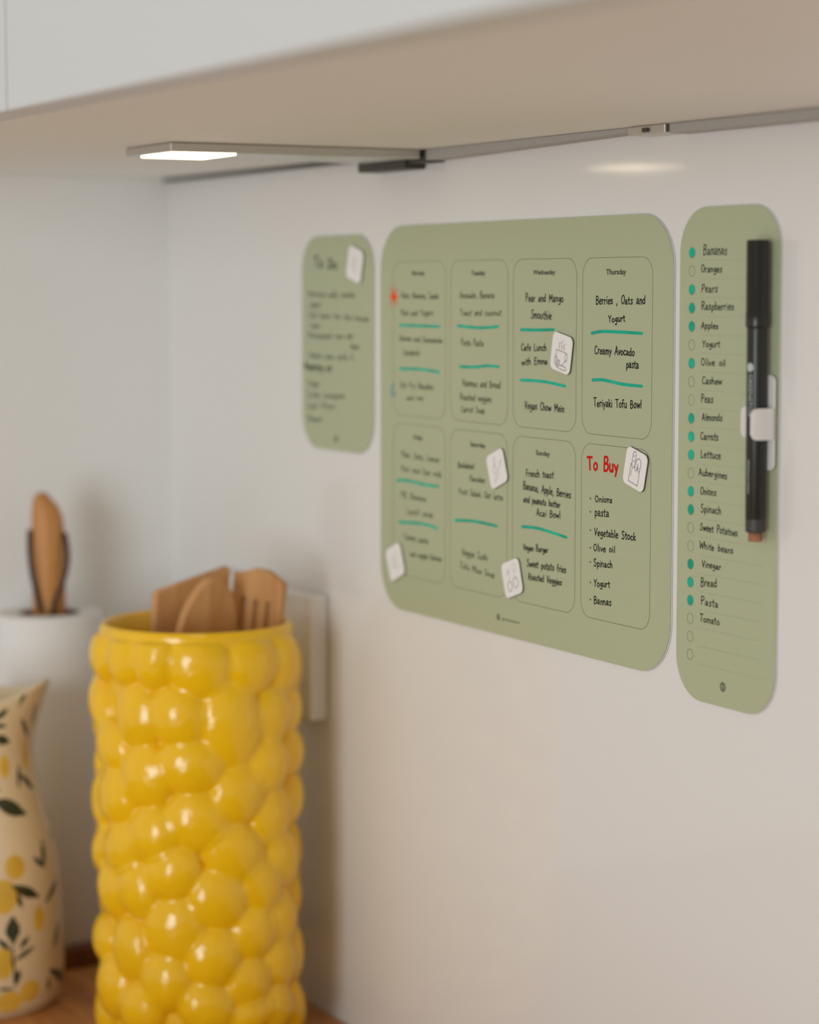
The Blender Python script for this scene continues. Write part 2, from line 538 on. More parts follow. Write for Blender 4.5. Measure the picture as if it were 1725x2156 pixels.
# ------------------------------------------------------------------ boards
# text and mark positions in millimetres on their own board; vase and pitcher relief as (angle, height ...)
WRITING = {
    'Monday': [('Oats, Banana, Seeds', -123.4, 68.3, -78.6, 67.8, 3.4), ('Kiwi and Yogurt', -123.7, 58.4, -84.9, 58.7, 3.4), ('Quinoa and Guacamole', -125.4, 44.3, -74.6, 43.8, 3.2), ('Sandwich', -120.9, 36.3, -100.7, 36.4, 3.2), ('Stir Fry Noodles', -125.1, 17.8, -84.8, 17.9, 3.4), ('and rice', -116.7, 11.2, -96.9, 11.7, 2.7)],
    'Tuesday': [('Avocado, Banana', -55.2, 68.4, -17.2, 68.6, 3.5), ('Toast and coconut', -54.9, 59.1, -9.8, 59.5, 3.3), ('Pesto Pasta', -53.3, 43.1, -28.7, 43.1, 3.6), ('Hummus and Bread', -52.0, 21.3, -10.3, 21.5, 3.8), ('Roasted veggies', -54.7, 13.8, -19.7, 13.9, 3.5), ('Carrot Soup', -53.4, 7.3, -27.1, 7.6, 3.3)],
    'Wednesday': [('Pear and Mango', 14.9, 66.9, 52.4, 67.0, 4.0), ('Smoothie', 20.3, 58.5, 40.9, 58.1, 4.3), ('Cafe Lunch', 10.4, 41.8, 36.2, 42.4, 3.4), ('with Emma', 11.0, 34.3, 37.3, 35.6, 3.4), ('Vegan Chow Mein', 14.4, 12.0, 53.8, 12.0, 4.0)],
    'Thursday': [('Berries , Oats and', 82.4, 66.1, 126.6, 66.4, 4.0), ('Yogurt', 94.0, 57.3, 109.2, 58.0, 3.4), ('Creamy Avocado', 81.6, 41.9, 117.7, 41.8, 3.9), ('pasta', 110.2, 35.8, 121.4, 36.0, 4.1), ('Teriyaki Tofu Bowl', 81.1, 16.1, 124.2, 16.9, 3.9)],
    'Friday': [('Pear, Oats, Lemon', -123.3, -21.3, -77.6, -21.8, 3.4), ('Kiwi and Oat milk', -123.3, -29.1, -75.1, -29.9, 3.2), ('PB, Banana', -124.0, -44.5, -93.4, -44.6, 3.5), ('Lentil soup', -116.7, -53.4, -85.0, -52.6, 3.5), ('Tomato pasta', -120.7, -67.8, -90.8, -67.8, 3.2), ('and veggie Quinoa', -112.6, -76.8, -75.4, -76.1, 2.9)],
    'Saturday': [('Buckwheat', -56.7, -23.1, -38.4, -22.7, 3.3), ('Pancakes', -43.8, -29.4, -26.7, -29.3, 3.0), ('Fruit Salad, Oat latte', -56.0, -37.2, -7.6, -37.3, 3.3), ('Veggie Sushi', -52.2, -70.2, -23.5, -70.6, 3.6), ('Tofu Miso Soup', -54.6, -77.7, -16.0, -79.0, 3.3)],
    'Sunday': [('French toast', 16.0, -22.7, 43.8, -21.9, 3.6), ('Banana, Apple, Berries', 13.1, -29.6, 60.6, -30.8, 3.9), ('and peanuts butter', 13.5, -36.2, 50.4, -36.4, 3.3), ('Acai Bowl', 26.6, -42.3, 50.8, -41.6, 3.5), ('Vegan Burger', 13.3, -61.1, 38.8, -60.3, 3.2), ('Sweet potato fries', 17.4, -69.2, 56.6, -68.8, 3.8), ('Roasted Veggies', 18.7, -75.9, 52.4, -75.4, 3.4)],
    'buy': [('Onions', 83.1, -30.6, 99.1, -30.0, 3.1), ('pasta', 82.9, -37.6, 96.2, -37.2, 4.2), ('Vegetable Stock', 82.4, -47.2, 120.2, -46.4, 3.6), ('Olive oil', 82.0, -55.1, 101.9, -54.0, 3.3), ('Spinach', 82.3, -62.7, 99.8, -61.7, 3.6), ('Yogurt', 82.4, -72.6, 97.5, -71.5, 3.5), ('Bannas', 82.6, -81.2, 98.9, -80.3, 3.7)],
}
TO_BUY = ('To Buy', 75.8, -15.3, 104.5, -14.9, 6.3)
BULLETS = [(78.6, -29.4), (78.7, -36.0), (78.8, -45.1), (78.9, -53.8), (79.0, -60.9), (79.2, -71.0), (79.3, -79.5)]
DIVIDERS = [[(10.3, 52.5), (27.5, 52.6), (43.0, 53.0)], [(10.0, 26.6), (32.5, 26.6), (54.2, 25.0)], [(79.0, 51.8), (87.8, 52.8), (104.2, 52.8), (123.6, 52.5)], [(79.9, 28.9), (89.6, 29.3), (106.7, 27.9), (124.0, 27.5)], [(-125.1, 52.9), (-100.2, 52.9), (-77.8, 52.8)], [(-125.1, 28.4), (-100.2, 28.8), (-78.5, 27.9)], [(-57.2, 53.5), (-31.8, 52.8), (-13.4, 53.8)], [(-54.8, 31.6), (-38.0, 31.9), (-25.2, 32.9), (-12.6, 32.8)], [(-128.4, -35.0), (-115.2, -34.3), (-96.7, -35.1), (-79.0, -35.0)], [(-126.0, -58.7), (-96.7, -57.3), (-80.1, -58.4)], [(-59.7, -52.0), (-38.9, -50.8), (-13.9, -51.2)], [(12.3, -49.2), (29.5, -48.7), (56.2, -50.8)]]
HEADS = [('Monday', -110.4, 81.0, -95.7, 80.8, 2.1), ('Tuesday', -42.7, 80.6, -27.8, 80.3, 2.3), ('Wednesday', 22.2, 80.7, 43.2, 80.6, 2.2), ('Thursday', 91.7, 80.4, 108.8, 80.4, 2.4), ('Friday', -108.8, -10.5, -98.1, -10.7, 2.3), ('Saturday', -43.3, -10.7, -27.1, -10.8, 2.3), ('Sunday', 25.8, -11.1, 39.3, -11.2, 2.3)]
SUN = (-132.7, 68.9); MOON = (-133.5, 15.6); LOGO = (-12.3, -99.4)
ITEMS = [('Bananas', -19.9, 91.7, -0.9, 91.4, 4.7, 1), ('Oranges', -21.4, 83.7, -4.6, 83.6, 3.2, 0), ('Pears', -21.0, 74.6, -7.8, 74.7, 3.7, 1), ('Raspberries', -20.9, 66.7, 5.0, 66.8, 3.6, 1), ('Apples', -20.9, 58.2, -7.0, 58.2, 3.2, 1), ('Yogurt', -19.9, 49.8, -5.4, 50.1, 3.0, 0), ('Olive oil', -20.5, 41.4, -1.0, 41.7, 3.0, 1), ('Cashew', -19.8, 33.0, -3.6, 33.4, 3.2, 0), ('Peas', -20.2, 24.5, -10.3, 24.6, 3.7, 0), ('Almonds', -19.3, 16.4, -3.0, 16.9, 3.2, 1), ('Carrots', -20.5, 7.6, -5.9, 7.8, 3.5, 1), ('Lettuce', -20.1, -0.6, -3.8, -0.4, 3.5, 1), ('Aubergines', -21.4, -8.8, 1.3, -9.1, 3.2, 0), ('Onions', -20.1, -17.4, -6.9, -17.2, 3.5, 1), ('Spinach', -19.4, -25.7, -3.1, -25.2, 3.7, 1), ('Sweet Potatoes', -20.0, -34.0, 9.9, -34.2, 3.4, 0), ('White beans', -20.4, -42.3, 6.7, -42.3, 3.2, 0), ('Vinegar', -18.2, -50.6, -2.7, -50.7, 3.0, 1), ('Bread', -18.9, -59.8, -5.6, -58.7, 3.9, 1), ('Pasta', -18.6, -68.1, -4.4, -68.0, 3.5, 1), ('Tomato', -19.4, -76.0, -3.2, -75.9, 3.3, 0)]
TODO = [('To Do', -30.9, 45.6, 1.5, 43.8, 6.3), ('Morning walk, emails', -38.7, 27.7, 25.1, 27.3, 3.4), ('report', -35.8, 21.5, -21.3, 21.5, 3.2), ('Call bank for the house', -38.8, 15.2, 43.0, 13.6, 3.4), ('loan', -35.9, 8.8, -21.9, 8.8, 3.4), ('Photograph new set', -38.9, 2.7, 22.4, 3.4, 3.1), ('then', 18.7, -2.7, 30.5, -2.7, 3.1), ('Meet ana cafe 3', -37.1, -9.4, 23.3, -9.4, 3.4), ('Meeting at', -44.9, -16.6, -6.3, -16.8, 4.0), ('Yoga', -40.3, -26.7, -24.5, -26.3, 3.5), ('Cook Lasagna', -40.3, -33.4, 11.2, -32.1, 3.4), ('Call Mom', -40.4, -40.3, -1.9, -39.1, 3.4), ('Read', -40.5, -48.1, -19.9, -47.3, 3.2)]
BUMPS = [(-74, 232, 17, 14), (-43, 233, 14, 15), (-21, 235, 13, 17), (7, 231, 19, 17), (40, 230, 17, 16), (72, 228, 21, 17), (-82, 204, 21, 14), (-33, 201, 16, 17), (-6, 202, 16, 17), (26, 197, 19, 25), (57, 199, 16, 16), (85, 198, 21, 14), (-59, 181, 18, 14), (-27, 167, 17, 17), (1, 174, 19, 15), (53, 170, 17, 16), (89, 172, 21, 14), (-82, 145, 21, 17), (-52, 152, 17, 17), (30, 156, 17, 16), (5, 142, 19, 16), (57, 139, 17, 17), (93, 145, 21, 14), (-46, 122, 18, 16), (-22, 133, 16, 16), (28, 122, 20, 16), (-11, 112, 17, 15), (-76, 116, 21, 13), (-58, 97, 17, 16), (-34, 101, 14, 17), (17, 96, 18, 16), (46, 100, 14, 17), (69, 112, 21, 17), (-9, 79, 18, 18), (-40, 64, 15, 17), (-82, 62, 21, 14), (14, 62, 16, 17), (40, 74, 15, 16), (65, 77, 19, 16), (64, 51, 19, 15), (-61, 38, 18, 17), (-15, 48, 15, 16), (36, 45, 15, 15), (-33, 30, 16, 14), (10, 33, 17, 14), (59, 26, 18, 14), (37, 26, 16, 11)]
LEAVES = [(42.1, 200.8, 36.6, 190.7, 2.4), (53.0, 190.3, 57.9, 175.5, 2.6), (40.9, 182.0, 54.3, 168.5, 2.9), (18.3, 183.9, 27.7, 189.1, 3.5), (17.0, 180.0, 27.2, 178.7, 2.4), (18.1, 171.7, 30.5, 168.5, 5.3), (41.6, 153.3, 37.6, 139.7, 2.9), (41.5, 147.3, 55.5, 136.8, 3.8), (77.7, 143.0, 77.6, 136.3, 2.6), (16.1, 133.6, 39.1, 124.4, 7.6), (68.8, 122.5, 77.4, 112.3, 2.6), (66.1, 110.8, 63.9, 103.5, 2.6), (50.1, 106.3, 47.8, 90.5, 3.2), (39.7, 97.8, 47.8, 90.5, 2.9), (23.8, 82.7, 40.3, 74.0, 5.3), (26.0, 78.3, 28.7, 69.1, 2.6), (60.3, 80.0, 46.8, 69.0, 3.5), (22.7, 63.3, 22.9, 48.9, 7.1), (32.5, 50.8, 26.9, 44.2, 2.9), (36.4, 43.6, 23.9, 37.6, 2.6), (13.9, 51.2, 20.9, 44.2, 2.9), (22.4, 49.0, 23.1, 22.0, 1.2), (26.1, 31.0, 23.9, 21.9, 3.2), (59.6, 52.9, 53.1, 38.8, 3.5), (49.3, 25.5, 77.3, 9.9, 5.9), (48.3, 21.6, 48.4, 12.9, 2.6), (13.4, 20.3, 23.1, 19.6, 1.5)]
LEMONS = [(51.0, 158.4, 4.2, 8.8), (26.1, 153.5, 4.8, 7.1), (25.9, 93.9, 6.7, 7.4), (17.9, 77.0, 8.5, 10.6), (16.9, 35.9, 5.8, 9.7), (33.5, 16.0, 6.7, 7.1), (20.4, 11.2, 7.9, 7.1), (40.4, 60.1, 4.2, 7.6)]
TH = 0.0011      # board thickness
Y1 = -TH - 0.00006   # printed layer
Y2 = -TH - 0.00012   # marker layer


def board(name, cx, cz, w, h, r, label, cat='board'):
    t = empty(name, (cx, -0.0002, cz), label, cat, 'sage green boards on the wall')
    slab('panel', [rrect(-w / 2, w / 2, -h / 2, h / 2, r)], TH * 0.55, -TH * 0.725, 'green', t)
    slab('backing_sheet', [rrect(-w / 2 - 0.0003, w / 2 + 0.0003, -h / 2 - 0.0003, h / 2 + 0.0003, r)], TH * 0.45, -TH * 0.225, 'edge', t)
    return t


def logo_mark(parent, x, z, r):
    """Round emblem: a dark ring with a bent stroke inside (metres)."""
    b = bmesh.new()
    ribbon(b, ring_pts(x, z, r * 0.85, r * 0.85), r * 0.28, Y1)
    ribbon(b, catmull([(x - r * .45, z + r * .25), (x, z + r * .5), (x + r * .3, z + r * .1), (x - r * .3, z - r * .15), (x + r * .1, z - r * .5), (x + r * .45, z - r * .2)]), r * 0.22, Y1)
    return from_bm('emblem', b, 'print', parent)


# --- weekly planner
pl = board('meal_planner', -1.086, 1.25885, 0.299, 0.2173, 0.026,
           'large sage green weekly planner board with eight boxes, centre of the white wall')
for r_, (za, zb) in enumerate(((2.4, 88.5), (-88.6, -2.4))):
    for c_ in range(4):
        xa = -133.4 + 67.85 * c_
        b = bmesh.new()
        p = rrect(xa / 1000, (xa + 62.2) / 1000, za / 1000, zb / 1000, 0.0085, 8)
        ribbon(b, p + p[:2], 0.00028, Y1)
        from_bm('day_box', b, 'hair', pl)
for t_, xa, za, xb, zb, cap in HEADS:
    font_text('day_heading', t_, xa, za, cap * 1.08, Y1, 'print', pl, width=(xb - xa) * 1.04, bold=0.03)
for day, lines in WRITING.items():
    for k, ln in enumerate(lines):
        b = bmesh.new()
        write_line(b, *ln, 0.38 if day in ('Monday', 'Friday', 'Saturday', 'Tuesday') else 0.55, Y2)
        if day == 'buy':
            x, z = BULLETS[k]
            ribbon(b, [(x / 1000, z / 1000), (x / 1000 + 0.0002, z / 1000)], 0.0008, Y2)
        from_bm('handwritten_line', b, 'ink', pl)
b = bmesh.new()
write_line(b, *TO_BUY, 1.25, Y2)
o = from_bm('red_heading', b, 'red', pl)
o['label'] = 'red handwritten heading reading To Buy'
for dv in DIVIDERS:
    b = bmesh.new()
    ribbon(b, catmull([(x / 1000, z / 1000) for x, z in dv], 8), 0.00165, Y2, 0.12)
    o = from_bm('divider_line', b, 'teal', pl)
    o['label'] = 'teal marker line between two meals'
b = bmesh.new()
sx_, sz_ = SUN[0] / 1000, SUN[1] / 1000
fan(b, ring_pts(sx_, sz_, 0.0030, 0.0028)[:-1], Y2)
for k in range(8):
    a = k * math.pi / 4
    ribbon(b, [(sx_ + 0.0039 * math.cos(a), sz_ + 0.0039 * math.sin(a)), (sx_ + 0.0062 * math.cos(a), sz_ + 0.0062 * math.sin(a))], 0.0008, Y2)
o = from_bm('sun_drawing', b, 'orange', pl)
o['label'] = 'small orange sun drawn beside the first box'
b = bmesh.new()
mx_, mz_ = MOON[0] / 1000, MOON[1] / 1000
ribbon(b, catmull([(mx_ + 0.001, mz_ + 0.0045), (mx_ - 0.002, mz_ + 0.002), (mx_ - 0.003, mz_ - 0.001), (mx_ - 0.0005, mz_ - 0.003), (mx_ + 0.0028, mz_ - 0.0015)]), 0.0010, Y2)
ribbon(b, catmull([(mx_ + 0.001, mz_ + 0.0045), (mx_ + 0.0, mz_ + 0.001), (mx_ + 0.0028, mz_ - 0.0015)]), 0.0008, Y2)
o = from_bm('moon_drawing', b, 'blue', pl)
o['label'] = 'small blue moon drawn beside the first box'
logo_mark(pl, LOGO[0] / 1000, LOGO[1] / 1000, 0.0017)
font_text('maker_name', 'greenstor', LOGO[0] + 4.2, LOGO[1] - 1.0, 1.7, Y1, 'print', pl, width=18.5)

# --- shopping list
sl = board('shopping_list', -0.8925, 1.2562, 0.077, 0.2262, 0.0205,
           'tall narrow sage green checklist board with round tick boxes, right of the planner')
for i in range(23):
    z = (1.3488 - (1.3488 - 1.1638) * i / 22 - 1.2562)
    x = -0.9213 + 0.0018 * i / 22 + 0.8925
    b = bmesh.new()
    ribbon(b, ring_pts(x, z, 0.0024, 0.0024), 0.00022, Y1)
    from_bm('tick_box', b, 'hair', sl)
    b = bmesh.new()
    ribbon(b, [(x + 0.0065, z - 0.0036), (x + 0.056, z - 0.0036)], 0.00022, Y1)
    from_bm('ruled_line', b, 'rule', sl)
    if i < len(ITEMS):
        it = ITEMS[i]
        b = bmesh.new()
        write_line(b, *it[:6], 0.46, Y2)
        from_bm('handwritten_line', b, 'ink', sl)
        if it[6]:
            b = bmesh.new()
            rr_ = random.Random(i)
            fan(b, [(x + (0.0022 + rr_.uniform(-.0001, .0002)) * math.cos(k * math.pi / 10), z + 0.0023 * math.sin(k * math.pi / 10) + 0.0001) for k in range(20)], Y2)
            o = from_bm('tick_mark', b, 'teal', sl)
logo_mark(sl, -0.893 + 0.8925, 1.1524 - 1.2562, 0.0022)

# --- small note board
td = board('note_board', -1.293, 1.2998, 0.0962, 0.1276, 0.021,
           'small blurred sage green note board left of the planner')
for i, ln in enumerate(TODO):
    b = bmesh.new()
    write_line(b, *ln, 1.0 if i == 0 else (0.8 if i == 8 else 0.44), Y2)
    from_bm('handwritten_line', b, 'ink', td)
logo_mark(td, -0.001, 1.2429 - 1.2998, 0.0022)

# --- square magnets with line drawings; icon strokes in a 100 x 100 square


def magnet(cx, cz, size, ang, label, strokes, lw=1.9, ink='icon'):
    t = empty('square_magnet', (cx, -TH - 0.0004, cz), label, 'magnet', 'white square picture magnets')
    t.rotation_euler = (0, -ang * D2R, 0)
    h = size / 2
    slab('magnet_sheet', [rrect(-h, h, -h, h, size * 0.17, 8)], 0.0006, -0.0003, 'magedge', t)
    slab('face', [rrect(-h + .0001, h - .0001, -h + .0001, h - .0001, size * 0.17, 8)], 0.0003, -0.00075, 'magnet', t)
    b = bmesh.new()
    for s in strokes:
        ribbon(b, [((x - 50) / 100 * size, (z - 50) / 100 * size) for x, z in s], lw / 100 * size, -0.00094)
    from_bm('line_drawing', b, ink, t)
    return t


def ell(cx, cz, rx, rz, tilt=0.0, n=24):
    c, s = math.cos(tilt * D2R), math.sin(tilt * D2R)
    return [(cx + a * c - d * s, cz + a * s + d * c) for a, d in
            ((rx * math.cos(2 * math.pi * i / n), rz * math.sin(2 * math.pi * i / n)) for i in range(n + 1))]


def wave(x, z0, z1):
    return catmull([(x + 3 * math.sin(k * 1.7), z0 + (z1 - z0) * k / 5) for k in range(6)])


cup = [wave(38, 60, 78), wave(50, 60, 84), wave(62, 60, 78),
       [(26, 55), (72, 55)], catmull([(26, 55), (26, 40), (28, 34)]), catmull([(72, 55), (72, 34), (66, 24), (56, 18)]),
       catmull([(72, 54), (80, 52), (83, 42), (78, 33), (71, 35)]), [(44, 18), (78, 18)], catmull([(78, 18), (81, 14), (78, 9), (44, 9)]),
       ell(28, 26, 7, 12, 15), [(28, 34), (28, 18)], ell(40, 20, 6, 11, -25), [(43, 27), (37, 13)]]
bag = [[(28, 58), (28, 12)], [(28, 12), (72, 12)], [(72, 12), (72, 56)], catmull([(34, 54), (32, 75), (34, 90), (40, 94), (46, 90), (47, 72), (46, 54)]),
       [(37, 80), (42, 84)], [(37, 66), (42, 70)], [(28, 58), (31, 60), (34, 52), (39, 48), (45, 56), (48, 58), (51, 48), (56, 46), (60, 56)],
       catmull([(52, 62), (50, 72), (58, 80), (68, 80), (74, 68), (72, 56)]), [(58, 60), (62, 52), (66, 58)], [(60, 66), (62, 56)], [(60, 52), (66, 46), (72, 54)], [(35, 44), (35, 28)]]
spread = [ell(38, 50, 9, 11, 0), [(40, 61), (46, 88)], [(43, 61), (48, 86)], [(62, 46), (84, 64)], [(66, 56), (82, 68)],
          [(30, 14), (64, 34), (58, 42), (26, 22), (30, 14)], [(58, 42), (62, 50)]]
pans = [ell(34, 30, 14, 15), ell(34, 30, 11, 12), ell(68, 34, 15, 16), ell(68, 34, 12, 13), ell(70, 76, 9, 12), [(38, 46), (40, 56)], [(67, 50), (69, 63)],
        [(28, 60), (40, 76)], [(34, 60), (44, 72)], [(26, 66), (36, 78)]]
faint = [ell(44, 48, 14, 16), ell(44, 48, 9, 10), [(60, 66), (74, 80)], [(60, 26), (78, 34)], [(30, 74), (38, 66)]]
magnet(-1.0341, 1.3003, 0.0192, -10.8, 'white square magnet with a steaming coffee cup drawing on the planner', cup)
magnet(-0.9658, 1.2467, 0.0186, -14.2, 'white square magnet with a grocery bag drawing beside the red heading', bag)
magnet(-1.0987, 1.2381, 0.0184, 20.5, 'white square magnet with a knife drawing on the planner, middle of the lower row', spread, 1.7, 'iconpale')
magnet(-1.2152, 1.1770, 0.0190, 22.5, 'pale square magnet at the lower left corner of the planner', faint, 1.5, 'iconpale')
magnet(-1.0824, 1.1819, 0.0187, 17.5, 'white square magnet with two round pans drawing low on the planner', pans, 1.7, 'iconpale')
magnet(-1.2663, 1.3464, 0.0195, -14.5, 'blurred white square magnet at the top of the small note board', faint, 1.5, 'iconpale')

# --- pen clip at the edge of the shopping list, and the pen it holds
clip = empty('pen_clip', (-0.8670, -TH - 0.0004, 1.2735), 'white plastic pen clip at the right edge of the checklist board', 'clip')
slab('base_plate', [rrect(-0.0132, 0.0110, -0.0066, 0.0070, 0.003, 8)], 0.0010, -0.0005, 'clip', clip)
slab('side_bar', [rrect(0.0062, 0.0130, -0.0200, 0.0215, 0.0030, 8)], 0.0010, -0.00155, 'clip', clip)
b = bmesh.new()
path = [(0.0124, -0.0018), (0.0124, -0.0040), (0.0124, -0.0062), (0.0124, -0.0080), (0.0123, -0.0098), (0.0121, -0.0112), (0.0117, -0.0123), (0.0111, -0.0132)]
outer, inner = [], []
for i, p in enumerate(path):
    a, c = path[max(0, i - 1)], path[min(len(path) - 1, i + 1)]
    dx, dy = c[0] - a[0], c[1] - a[1]
    l = math.hypot(dx, dy)
    outer.append((p[0] - dy / l * 0.0006, p[1] + dx / l * 0.0006))
    inner.append((p[0] + dy / l * 0.0006, p[1] - dx / l * 0.0006))
ring = outer + inner[::-1]
# straight along z, rounded towards the free end
za, zb = -0.0066, 0.0072
lo, hi = [], []
n_ = len(path)
for idx, p in enumerate(ring):
    i = idx if idx < n_ else 2 * n_ - 1 - idx
    k = max(0.0, (i - (n_ - 4)) / 3.0)
    ins = 0.0026 * (1 - math.sqrt(max(0, 1 - k * k)))
    lo.append(b.verts.new((p[0], p[1], za + ins)))
    hi.append(b.verts.new((p[0], p[1], zb - ins)))
m_ = len(ring)
for i in range(m_):
    b.faces.new((lo[i], lo[(i + 1) % m_], hi[(i + 1) % m_], hi[i]))
for i in range(n_ - 1):
    b.faces.new((lo[i], lo[i + 1], lo[m_ - 2 - i], lo[m_ - 1 - i]))
    b.faces.new((hi[i + 1], hi[i], hi[m_ - 1 - i], hi[m_ - 2 - i]))
from_bm('holding_tab', b, 'clip', clip, False)

pen = empty('marker_pen', (-0.8608, -0.0077, 1.2222), 'black marker pen with brown felt tip, held upright by the white clip', 'pen')
pen.rotation_euler = (0, -0.35 * D2R, 0)
from_bm('eraser_felt', lathe_bm([(0.0001, 0), (0.0030, 0), (0.0031, 0.0005), (0.0031, 0.0042)], 32), 'eraser', pen, True)
from_bm('end_plug', lathe_bm([(0.0031, 0.0040), (0.0041, 0.0041), (0.0044, 0.0048), (0.0044, 0.0098)], 40), 'penring', pen, False)
from_bm('barrel', lathe_bm([(0.0044, 0.0098), (0.0045, 0.0100), (0.0045, 0.0925), (0.0044, 0.0940), (0.0040, 0.0945)], 48), 'pen', pen, True)
cap_o = from_bm('cap', lathe_bm([(0.0046, 0.0935), (0.0050, 0.0936), (0.0051, 0.0940), (0.0051, 0.0998), (0.00495, 0.1000), (0.00495, 0.1308), (0.0047, 0.1313)], 48), 'pencap', pen, False)
for p in cap_o.data.polygons:
    p.use_smooth = True
# lettering wrapped on the barrel, reading down the pen; a disc above it


def on_barrel(me, phi0):
    for v in me.vertices:
        a = phi0 + v.co.x / 0.00455
        v.co = (0.00459 * math.sin(a), -0.00459 * math.cos(a), v.co.z)


PHI = 13 * D2R
b = bmesh.new()
cols = []
for k in range(25):
    x = 0.0018 * math.cos(math.pi * (1 - k / 24))
    zh = 0.0019 * math.sin(math.pi * k / 24) + 1e-5
    cols.append((b.verts.new((x, 0, 0.0762 - zh)), b.verts.new((x, 0, 0.0762 + zh))))
for p, q in zip(cols, cols[1:]):
    b.faces.new((p[0], q[0], q[1], p[1]))
o = from_bm('pen_emblem', b, 'penprint', pen)
on_barrel(o.data, PHI)
o = font_text('pen_lettering', 'GREENSTOR', -0.75, 73.2, 2.1, 0, 'penprint', pen, width=18.6, rot=-math.pi / 2)
on_barrel(o.data, PHI)
o = font_text('pen_lettering', 'whiteboard marker', -0.45, 36.2, 1.5, 0, 'penprint', pen, width=15.2, rot=-math.pi / 2)
on_barrel(o.data, PHI - 0.12)

# ------------------------------------------------------------------ wall outlet behind the vase
ou = empty('wall_outlet', (-1.3825, -0.0003, 1.109), 'white double wall outlet behind the yellow vase', 'outlet')
box('outlet_plate', -0.0755, 0.0755, -0.0130, 0.0, -0.0385, 0.0385, 'outlet', ou, 0.0022)
for s in (-0.037, 0.037):
    b = bmesh.new()
    bmesh.ops.create_cone(b, cap_ends=True, segments=40, radius1=0.0205, radius2=0.0195, depth=0.0006,
                          matrix=Matrix.Translation((s, -0.0133, 0)) @ Matrix.Rotation(math.pi / 2, 4, 'X'))
    so = from_bm('socket', b, 'cab', ou)
    for q in (-0.0095, 0.0095):
        b = bmesh.new()
        bmesh.ops.create_cone(b, cap_ends=True, segments=16, radius1=0.0024, radius2=0.0024, depth=0.0003,
                              matrix=Matrix.Translation((s + q, -0.0138, 0)) @ Matrix.Rotation(math.pi / 2, 4, 'X'))
        from_bm('contact_hole', b, 'dark', so)

# ------------------------------------------------------------------ yellow lemon vase
VX, VY = -1.3050, -0.0878
AX = Vector((0.4643, 0.8857, 0))          # towards the right, seen from the room
DX = Vector((-0.8857, 0.4643, 0))         # away
PHI0 = math.atan2(-DX.y, -DX.x)           # the side that faces the room
vase = empty('lemon_vase', (VX, VY, COUNTER), 'tall glossy yellow vase covered in raised lemons, on the wood worktop', 'vase')
VH = 0.250
bumps = list(BUMPS)
rb = random.Random(5)
tries = 0
while tries < 2500:
    tries += 1
    a, z = rb.uniform(92, 268), rb.uniform(14, 234)
    if all(((min(abs(a - q[0]), 360 - abs(a - q[0])) * 0.92) / 24) ** 2 + ((z - q[1]) / 25) ** 2 > 1 for q in bumps):
        bumps.append((a if a <= 180 else a - 360, z, rb.uniform(15, 18), rb.uniform(15, 20)))
rt = random.Random(11)
bumps = [(a * D2R, z / 1000, rx * 1.17 / 1000, rz * 1.17 / 1000, rt.uniform(-35, 35) * D2R, rt.uniform(0.92, 1.06)) for a, z, rx, rz in bumps]
R0, HB = 0.0530, 0.0103


def vase_r(a, z):
    best, second = 0.0, 0.0
    for ba, bz, rx, rz, tl, hs in bumps:
        dz = z - bz
        if abs(dz) > 0.035:
            continue
        da = (a - ba + math.pi) % (2 * math.pi) - math.pi
        dx = da * 0.0575
        if abs(dx) > 0.035:
            continue
        c, s = math.cos(tl), math.sin(tl)
        u, v = (dx * c + dz * s) / rx, (-dx * s + dz * c) / rz
        q = u * u + v * v
        if q < 1:
            h = HB * hs * (1 - q) ** 0.56
            if h > best:
                best, second = h, best
            elif h > second:
                second = h
    h = best + 0.22 * second * math.exp(-(best - second) / 0.0011)
    lip = min(1.0, max(0.0, (z - 0.226) / 0.017))
    foot = min(1.0, z / 0.006)
    top = min(1.0, max(0.0, (z - 0.2435) / 0.0035))
    r = R0 + h * (1 - top) * (0.55 + 0.45 * foot)
    if lip > 0:
        r = max(r, R0 + 0.0039 * lip * lip * (3 - 2 * lip))
    return r


NA, NZ = 400, 300
vertices, faces = [], []
for j in range(NZ + 1):
    z = VH * 0.988 * j / NZ
    for i in range(NA):
        a = 2 * math.pi * i / NA
        r = vase_r((a - PHI0), z)
        vertices.append((r * math.cos(a), r * math.sin(a), z))
rows = NZ + 1
for r, z in ((0.0565, VH - 0.0018), (0.0555, VH - 0.0004), (0.0548, VH), (0.0538, VH - 0.0004), (0.0530, VH - 0.002), (0.0518, VH - 0.010), (0.0505, VH - 0.018), (0.0490, VH - 0.03), (0.0490, 0.008), (0.040, 0.005), (0.001, 0.005)):
    for i in range(NA):
        a = 2 * math.pi * i / NA
        vertices.append((r * math.cos(a), r * math.sin(a), z))
    rows += 1
for j in range(rows - 1):
    for i in range(NA):
        faces.append((j * NA + i, j * NA + (i + 1) % NA, (j + 1) * NA + (i + 1) % NA, (j + 1) * NA + i))
faces.append(tuple(range(NA))[::-1])
me = bpy.data.meshes.new('vase_body')
me.from_pydata(vertices, [], faces)
link('vase_body', me, 'yellow', vase, True)

# ------------------------------------------------------------------ wooden utensils standing in the vase


